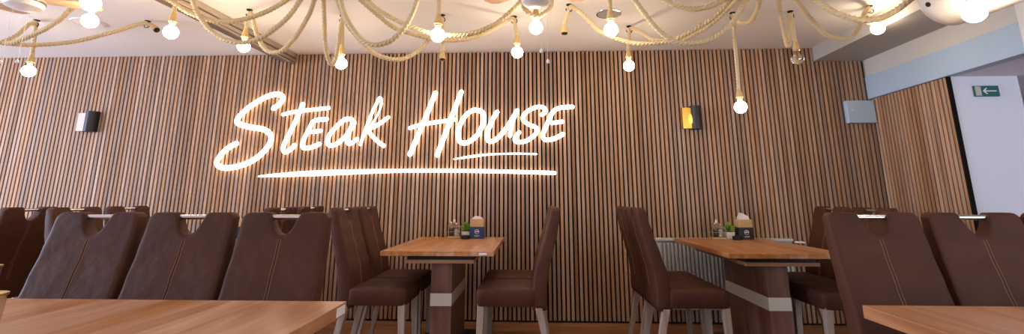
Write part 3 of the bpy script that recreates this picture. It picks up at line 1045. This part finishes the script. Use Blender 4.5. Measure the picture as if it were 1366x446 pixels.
pendant('rope drop with an empty socket behind the large central bulb', (590, 20), (590, 80), ([(449, -3), (457, 18), (467, 38), (486, 60), (505, 74), (531, 79.5), (552, 72), (569, 56), (580, 38), (588, 23)], 3.0, True), bare=True, hooklabel='ceiling hook behind the large central bulb')
pendant('lit rope pendant right of the large central bulb, just below the ceiling line', (686, 22), (690, 70), ([(477, -3), (505, 21), (526, 37), (552, 46), (575, 51), (600, 54), (628, 51), (650, 43), (668, 32), (684, 23)], 3.1, True), hooklabel='ceiling hook left of the central fan')
pendant('short rope with an empty dark socket right of the central fan', (759, 6), (753, 45), ([(975, -2), (958, 18), (936, 34), (902, 52), (886, 56), (852, 58), (830, 54), (807, 45), (796, 39), (780, 22), (762, 7)], 3.1, True), bare=True, hooklabel='ceiling hook right of the central fan')
pendant('small lit rope pendant with clear filament glow, right of the recessed speaker', (839, 35), (839, 88), ([(986, -2), (970, 13), (943, 36), (907, 54), (888, 54.5), (870, 52), (855, 43), (841, 36)], 3.2, True), hooklabel='ceiling hook right of the recessed speaker')
pendant('lit rope pendant hanging lowest of all, right of the gold wall lamp', (977, 17), (988, 143), ([(1014, -2), (1010, 14), (1002, 28), (992, 31), (984, 27), (979, 19)], 3.2, True), hooklabel='ceiling hook above the lowest bulb')
pendant('unlit clear glass bulb on a rope before the slats', (1054, 15), (1064, 79), ([(1038, -3), (1042, 22), (1047, 46), (1051, 61), (1053.5, 50), (1053, 30), (1054, 18)], 3.3, True), lit=False, hooklabel='ceiling hook above the unlit clear bulb')
pendant('lit rope pendant tucked against the grey bulkhead', (1160, 8), (1171, 38), ([(1061, -3), (1075, 18), (1090, 34), (1104, 47), (1120, 51.5), (1134, 50), (1145, 37), (1153, 18), (1159, 9)], 3.0, True), hooklabel='ceiling hook beside the grey bulkhead', axis=(0.35, -0.35, -0.85))
pendant('large lit bulb over the fan blade, cut by the top edge at left', None, (121, 4), Y=2.35)
pendant('lit bulb just below the large one beside the left fan blade', None, (120, 28), Y=2.85)
pendant('lit rope pendant between the left fan and the ceiling rail', None, (228, 43), Y=3.05)
pendant('largest lit bulb hanging on a rope above the centre of the sign', None, (584, 47), Y=2.95)
pendant('lit bulb hanging just below the central fan', None, (715, 37), Y=3.15)
pendant('lit bulb hanging in front of the recessed ceiling speaker', None, (815, 40), Y=3.05)
pendant('large lit bulb in the top right corner beside the cream unit', None, (1300, 17), Y=2.2)

def swag(pts, y0, y1, label, e0=True, e1=True):
    P = rope_path(lerpY(pts, y0, y1), e0, e1)
    org = P[len(P) // 2].copy()
    o = obj('rope_swag', rope_mesh([p - org for p in P]), M['rope'], smooth=True)
    o.location = org
    tag(o, label, 'rope', 'ropes draped under the ceiling')
swag([(-8, 57), (18, 57), (45, 46), (62, 38), (80, 26), (95, 12)], 3.25, 3.1, 'jute rope rising from the left edge towards the left fan blade', False, True)
swag([(218, -3), (232, 4), (248, 15), (264, 22), (285, 28), (305, 29), (325, 26), (350, 18), (372, 7), (386, -2)], 3.05, 3.0, 'shallow jute rope loop crossing the ceiling rail')
swag([(256, -3), (262, 15), (270, 28), (282, 42), (300, 53), (320, 57), (340, 54), (362, 42), (385, 22), (402, -2)], 3.0, 2.95, 'deep jute rope loop hanging across the ceiling rail')
swag([(453, -3), (460, 20), (470, 38), (484, 54), (500, 60), (520, 55), (538, 39), (550, 18), (557, -2)], 2.9, 2.85, 'jute rope loop left of the large central bulb')
swag([(485, -3), (509, 16), (535, 30), (569, 43), (600, 47), (628, 45), (648, 38), (665, 29), (685, 12), (698, -2)], 3.0, 3.1, 'wide jute rope swag passing behind the large central bulb')
swag([(844, -3), (861, 20), (879, 41), (897, 54), (920, 58), (947, 53), (970, 38), (985, 18), (997, -2)], 2.9, 2.9, 'deep jute rope loop over the gold wall lamp')
swag([(884, -2), (902, 8), (925, 12), (948, 8), (970, -2)], 2.85, 2.85, 'shallow jute rope loop at the top edge, right of centre')
swag([(1084, -3), (1105, 12), (1125, 21), (1150, 27), (1175, 24), (1198, 12), (1216, -2)], 2.7, 2.6, 'thick jute rope loop crossing the grey bulkhead')
swag([(736, -2), (734, 10), (725, 18), (717, 22), (708, 19), (699, 10), (696, -2)], 3.12, 3.12, 'short rope loop wrapped under the central fan')

# ------------------------------------------------------------------ light
wd = D.worlds.new('world')
SC.world = wd
wd.use_nodes = True
bg = wd.node_tree.nodes['Background']
bg.inputs['Color'].default_value = (0.80, 0.87, 1.0, 1)
bg.inputs['Strength'].default_value = 0.40

def area(name, loc, rot, sx, sy, e, col):
    l = D.lights.new(name, 'AREA')
    l.shape = 'RECTANGLE'
    l.size, l.size_y = sx, sy
    l.energy = e
    l.color = col
    o = D.objects.new(name, l)
    COL.objects.link(o)
    o.location = loc
    o.rotation_euler = rot
    return o
# daylight from a window on the left, then added lights behind the camera
area('unseen_area_light', (-7.6, 1.6, 1.5), (0, -pi / 2 * 0.98, 0), 1.8, 3.5, 260, (0.60, 0.72, 1.0))
area('unseen_area_light', (0.5, -1.7, 1.5), (pi / 2, 0, 0), 7.0, 1.8, 22, (1.0, 0.90, 0.80))  # added warm frontal fill
area('unseen_area_light', (5.4, -1.4, 1.3), (pi / 2, 0, 0.25), 2.4, 1.6, 60, (0.78, 0.85, 1.0))  # added bluish light to brighten the white end wall

SC.view_settings.view_transform = 'Standard'
SC.view_settings.look = 'None'
SC.view_settings.gamma = 1
SC.view_settings.use_curve_mapping = False
SC.view_settings.exposure = 0.68
